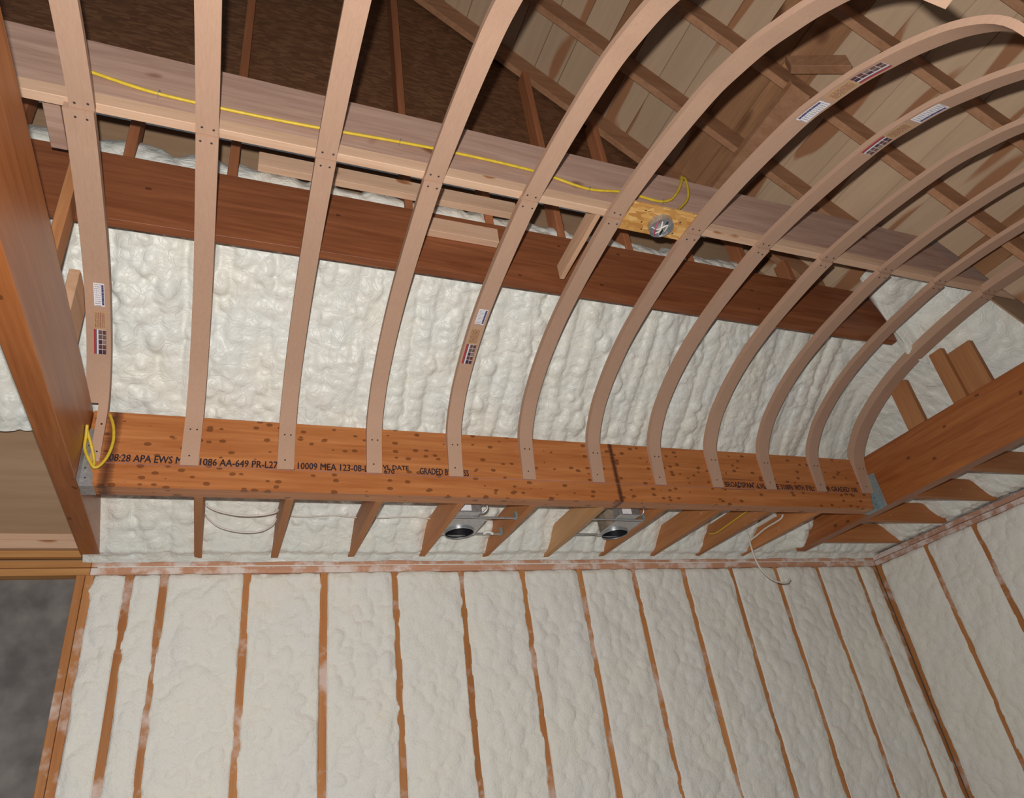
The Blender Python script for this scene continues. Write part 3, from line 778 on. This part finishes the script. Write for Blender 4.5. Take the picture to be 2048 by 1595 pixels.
o = hexa('brace_board', [(2.485, -2.128, .862), (2.5085, -2.128, .862), (2.5085, -1.72, .835), (2.485, -1.72, .835), (2.485, -2.128, .95), (2.5085, -2.128, .95), (2.5085, -1.72, .92), (2.485, -1.72, .92)], PINEY, None, (2.49, -1.9, .82))
tag(o, 'slanting light brace beside the sixth rib, from crown board to roof beam', 'board')

# ------------------------------------------------------------------ metal hangers
def hanger(xf, sgn, label, mat):
    t = thing('beam_hanger', (xf, -.88, .034), label, 'bracket', 'steel beam hangers')
    s = lambda a: xf + sgn * a
    def bx(n, a, b_, *r): 
        xa, xb = sorted((s(a), s(b_))); return box(n, xa, xb, *r, mat, t, None, .0006)
    bx('seat_plate', .002, .055, -.925, -.832, .0345, .0375)
    # front leaf of the stirrup with a slanted edge
    pts = [(0.002, .036), (.052, .036), (.045, .09), (.026, .13), (.022, .30), (.002, .30)]
    V = [(s(a), -.9255, z) for a, z in pts] + [(s(a), -.9215, z) for a, z in pts]
    F = [tuple(range(6)), tuple(range(11, 5, -1))] + [(k, 6 + k, 6 + (k + 1) % 6, (k + 1) % 6) for k in range(6)]
    make('front_leaf', V, F, mat, t)
    bx('side_flange', .0004, .0022, -.985, -.922, .036, .27)
    for a, z in ((.02, .07), (.014, .115), (.012, .16), (.012, .22)):
        o = bpy.data.objects.new('screw', SCREW); COL.objects.link(o); o.parent = t
        o.location = Vector((s(a), -.9256, z)) - wloc(t); o.rotation_euler = (math.pi / 2, 0, 0)
    return t
hanger(XG0, 1, 'steel hanger holding the left end of the header beam', STEEL)
hanger(XG1, -1, 'steel hanger holding the right end of the header beam', STEELB)

# ------------------------------------------------------------------ recessed lights
def can_light(name, cx, cy, xa, xb, jx0, jx1, label, canx=None):
    t = thing('recessed_light', (cx, cy, .042), label, 'light fixture', 'recessed light housings')
    z = .046
    # mounting pan with a round hole
    R = .084; n = 40
    px0, px1, py0, py1 = cx - .10, cx + .10, cy - .19, cy + .055
    V = []; F = []
    for zz in (z, z + .002):
        for k in range(n):
            a = 2 * math.pi * k / n; V.append((cx + R * math.cos(a), cy + R * math.sin(a), zz))
        for k in range(n):
            a = 2 * math.pi * k / n; c_, s_ = math.cos(a), math.sin(a)
            q = min((px1 - cx) / c_ if c_ > 1e-6 else (px0 - cx) / c_ if c_ < -1e-6 else 1e9, (py1 - cy) / s_ if s_ > 1e-6 else (py0 - cy) / s_ if s_ < -1e-6 else 1e9)
            V.append((cx + q * c_, max(py0, min(py1, cy + q * s_)), zz))
    for k in range(n):
        k2 = (k + 1) % n
        F += [(k, k2, n + k2, n + k), (2 * n + k, 3 * n + k, 3 * n + k2, 2 * n + k2), (n + k, n + k2, 3 * n + k2, 3 * n + k)]
    make('mounting_pan', V, F, STEEL, t)
    lathe('collar', (cx, cy, 0), [(R - .003, .036), (R, .036), (R, z), (R - .003, .075), (R - .006, .075), (R - .003, .036)], STEEL, t, seg=40)
    lathe('dark_baffle', (cx, cy, 0), [(R - .0065, .040), (R - .008, .085), (R - .02, .16), (.0, .162)], BLACK, t, seg=40)
    lathe('can_body', (cx, cy, 0), [(R + .006, .05), (R + .006, .17), (.0, .172)], STEELD, t, seg=40)
    jb = box('junction_box', jx0, jx1, cy - .275, cy - .195, .052, .15, STEEL, t, None, .003)
    box('paper_label', jx0 + .015, jx0 + .075, cy - .2765, cy - .2752, .058, .105, PAPER, jb, None, 0)
    for yb in (cy - .205, cy + .035):
        ba, bb = (xa, xb) if yb < cy else ((cx + .101, xb) if xb - cx > cx - xa else (xa, cx - .101))
        b_ = box('bar_hanger', ba, bb, yb - .008, yb + .008, .047, .053, STEEL, t, None, .001)
        tx = bb - .012 if (xb - cx > cx - xa or yb < cy) else ba
        box('nail_tab', tx, tx + .012, yb - .014, yb + .014, .044, .085, STEELB, b_, None, .001)
    tube('whip_cable', [(jx1, cy - .24, .10), (jx1 + .035, cy - .25, .115), (jx1 + .05, cy - .24, .09), (jx1 + .03, cy - .225, .07), (jx1 - .005, cy - .22, .07)], .006, STEEL, t, n=6)
    return t
can_light('a', 2.305, -.425, 2.2105, 2.5775, 2.215, 2.345, 'left recessed light housing with dark round opening, between two joists')
can_light('b', 3.305, -.43, 3.0385, 3.3995, 3.20, 3.335, 'right recessed light housing with dark round opening, between two joists')
tube('crumb', [(2.46, -.39, .05), (2.49, -.395, .058), (2.52, -.39, .05)], .009, FOAM, None, (2.49, -.39, .05), n=4)
tag(bpy.data.objects['crumb'], 'blob of foam stuck on the bar of the left recessed light', 'foam blob')

# ------------------------------------------------------------------ electrical box on its board
o = box('mounting_board', 2.602, 2.922, -2.256, -2.098, .832, .8445, OSBY, None, (2.76, -2.17, .832), .001)
tag(o, 'yellow strand board square under the crown board, carrying the round box', 'board')
jb = thing('electrical_box', (2.776, -2.172, .80), 'round grey metal electrical box with loose wires, on the strand board', 'electrical box')
def ngon(c, r, n=8, off=math.pi / 8): return [(c[0] + r * math.cos(off + 2 * math.pi * k / n), c[1] + r * math.sin(off + 2 * math.pi * k / n)) for k in range(n)]
O1, O2 = ngon((2.776, -2.172), .056, 16, 0), ngon((2.776, -2.172), .053, 16, 0)
n = 16
V = [(x, y, .800) for x, y in O1] + [(x, y, .8315) for x, y in O1] + [(x, y, .800) for x, y in O2] + [(x, y, .829) for x, y in O2]
F = []
for k in range(n):
    k2 = (k + 1) % n
    F += [(k, k2, n + k2, n + k), (k, 2 * n + k, 2 * n + k2, k2), (2 * n + k, 3 * n + k, 3 * n + k2, 2 * n + k2)]
F += [tuple(3 * n + k for k in range(n)), tuple(n + k for k in range(n))[::-1]]
make('box_shell', V, F, STEEL, jb)
for k, (mat, pts) in enumerate(((WHITE, [(2.745, -2.15, .822), (2.76, -2.165, .797), (2.79, -2.20, .795), (2.80, -2.16, .80)]), (REDW, [(2.755, -2.195, .822), (2.75, -2.16, .797), (2.765, -2.13, .80)]),
                                (BLACK, [(2.80, -2.2, .82), (2.785, -2.165, .797), (2.79, -2.135, .80)]), (WHITE, [(2.77, -2.20, .815), (2.772, -2.165, .793), (2.76, -2.135, .80)]), (STEEL, [(2.81, -2.17, .82), (2.80, -2.15, .796), (2.778, -2.19, .798)]))):
    tube('loose_wire', pts, .0035, mat, jb, n=6)
for x, y in ((2.672, -2.225), (2.688, -2.16), (2.868, -2.2), (2.87, -2.13), (2.71, -2.12)):
    o = bpy.data.objects.new('screw', SCREW); COL.objects.link(o); o.parent = jb; o.location = Vector((x, y, .8318)) - wloc(jb); o.rotation_euler = (math.pi, 0, 0)

# ------------------------------------------------------------------ cables
YC = -2.183
pts = [(.50, YC, 1.0), (.535, YC, .99), (.706, YC, .957), (.863, YC, .949), (1.08, YC, .95), (1.295, YC, .959), (1.52, YC, .975), (1.737, YC, .987), (1.822, YC, .989), (2.0, YC, .99), (2.167, YC, .985), (2.268, YC, .972), (2.433, YC, .945),
       (2.605, YC, .974), (2.712, YC, .971), (2.80, YC, .966), (2.87, YC - .004, .99), (2.93, YC - .008, 1.06), (2.975, YC - .006, 1.14), (2.998, YC + .004, 1.19), (3.006, YC + .02, 1.20), (3.010, YC, 1.17), (2.985, YC - .015, 1.07), (2.95, YC - .02, .99), (2.87, YC - .03, .90), (2.845, YC - .045, .87), (2.822, -2.228, .845)]
yc = thing('yellow_cable', (1.75, YC, .95), 'yellow electrical cable strung along the crown board down to the round box', 'cable')
tube('cable', pts, .0062, YELLOW, yc, n=6)
for x, z in ((.75, .954), (2.437, .945), (2.823, .967), (1.6, .981)):
    tube('staple', [(x - .003, YC + .012, z - .012), (x - .002, YC - .008, z - .008), (x + .002, YC - .008, z + .008), (x + .003, YC + .012, z + .012)], .0015, STAPLE, yc, n=3, seg=5)
lp = [(.583, -.945, .36), (.605, -.965, .30), (.616, -.975, .24), (.617, -.98, .20), (.61, -.98, .155), (.594, -.98, .115), (.574, -.98, .093), (.556, -.985, .104), (.523, -.99, .169), (.503, -1.0, .226), (.505, -1.02, .262), (.518, -1.0, .25), (.537, -.985, .205), (.552, -.965, .16), (.558, -.945, .13), (.556, -.935, .12)]
o = tube('yellow_cable_loop', [(x, y - (.0 if x > .52 else .0), z) for x, y, z in [(max(a, .5195) if b > -3 else a, b, c) for a, b, c in lp]], .0065, YELLOW, None, (.55, -.98, .1), n=6)
tag(o, 'loop of yellow cable hanging at the left steel hanger', 'cable')
o = tube('white_cable', [(4.40, -.30, .175), (4.394, -.36, .121), (4.391, -.36, .014), (4.391, -.36, -.074), (4.409, -.36, -.16), (4.466, -.36, -.229), (4.538, -.36, -.26), (4.601, -.36, -.261), (4.633, -.36, -.238)], .0058, WHITE, None, (4.4, -.36, -.26), n=6)
tag(o, 'loose white cable end dangling in front of the plate and wall foam', 'cable')
o = tube('white_cable', [(4.561, -.56, .14), (4.560, -.521, .121), (4.560, -.368, .118), (4.556, -.24, .10), (4.54, -.16, .095), (4.48, -.15, .12), (4.40, -.25, .16)], .006, WHITE, None, (4.55, -.4, .12), n=6)
tag(o, 'white cable lying along the last joist before the right beam', 'cable')
o = box('white_batten', 4.545, 4.566, -.50, -.20, .150, .176, WHITE, None, (4.555, -.35, .15))
tag(o, 'foam-whitened strip on the top of the last joist before the right beam', 'batten')
o = tube('yellow_wire', [(4.164, -.25, .118), (4.165, -.327, .098), (4.165, -.488, .104), (4.165, -.662, .112), (4.165, -.82, .12)], .0045, YELLOW, None, (4.165, -.5, .1), n=6)
tag(o, 'thin yellow wire running along the side of a joist', 'wire')
o = tube('white_wire', [(.985, -.46, .175), (1.0, -.46, .15), (1.054, -.47, .121), (1.148, -.48, .099), (1.241, -.48, .101), (1.31, -.47, .12), (1.331, -.46, .14)], .0045, WHITE, None, (1.15, -.47, .1), n=6)
tag(o, 'upper drooping white wire between the first two joists', 'wire')
o = tube('white_wire', [(.985, -.33, .16), (.998, -.35, .136), (1.061, -.36, .083), (1.158, -.365, .057), (1.253, -.36, .063), (1.31, -.35, .10), (1.331, -.34, .14)], .0045, WHITE, None, (1.15, -.35, .06), n=6)
tag(o, 'lower drooping white wire between the first two joists', 'wire')
for xa, xb, l in ((1.372, 1.751, 'thin white wire along the foam between second and third joist'), (1.791, 2.171, 'thin white wire along the foam left of the left recessed light')):
    o = tube('white_wire', [(xa, -.33, .165), (xa + .1, -.335, .158), (xb - .12, -.34, .166), (xb, -.33, .16)], .0035, WHITE, None, (xa, -.33, .16), n=6)
    tag(o, l, 'wire')
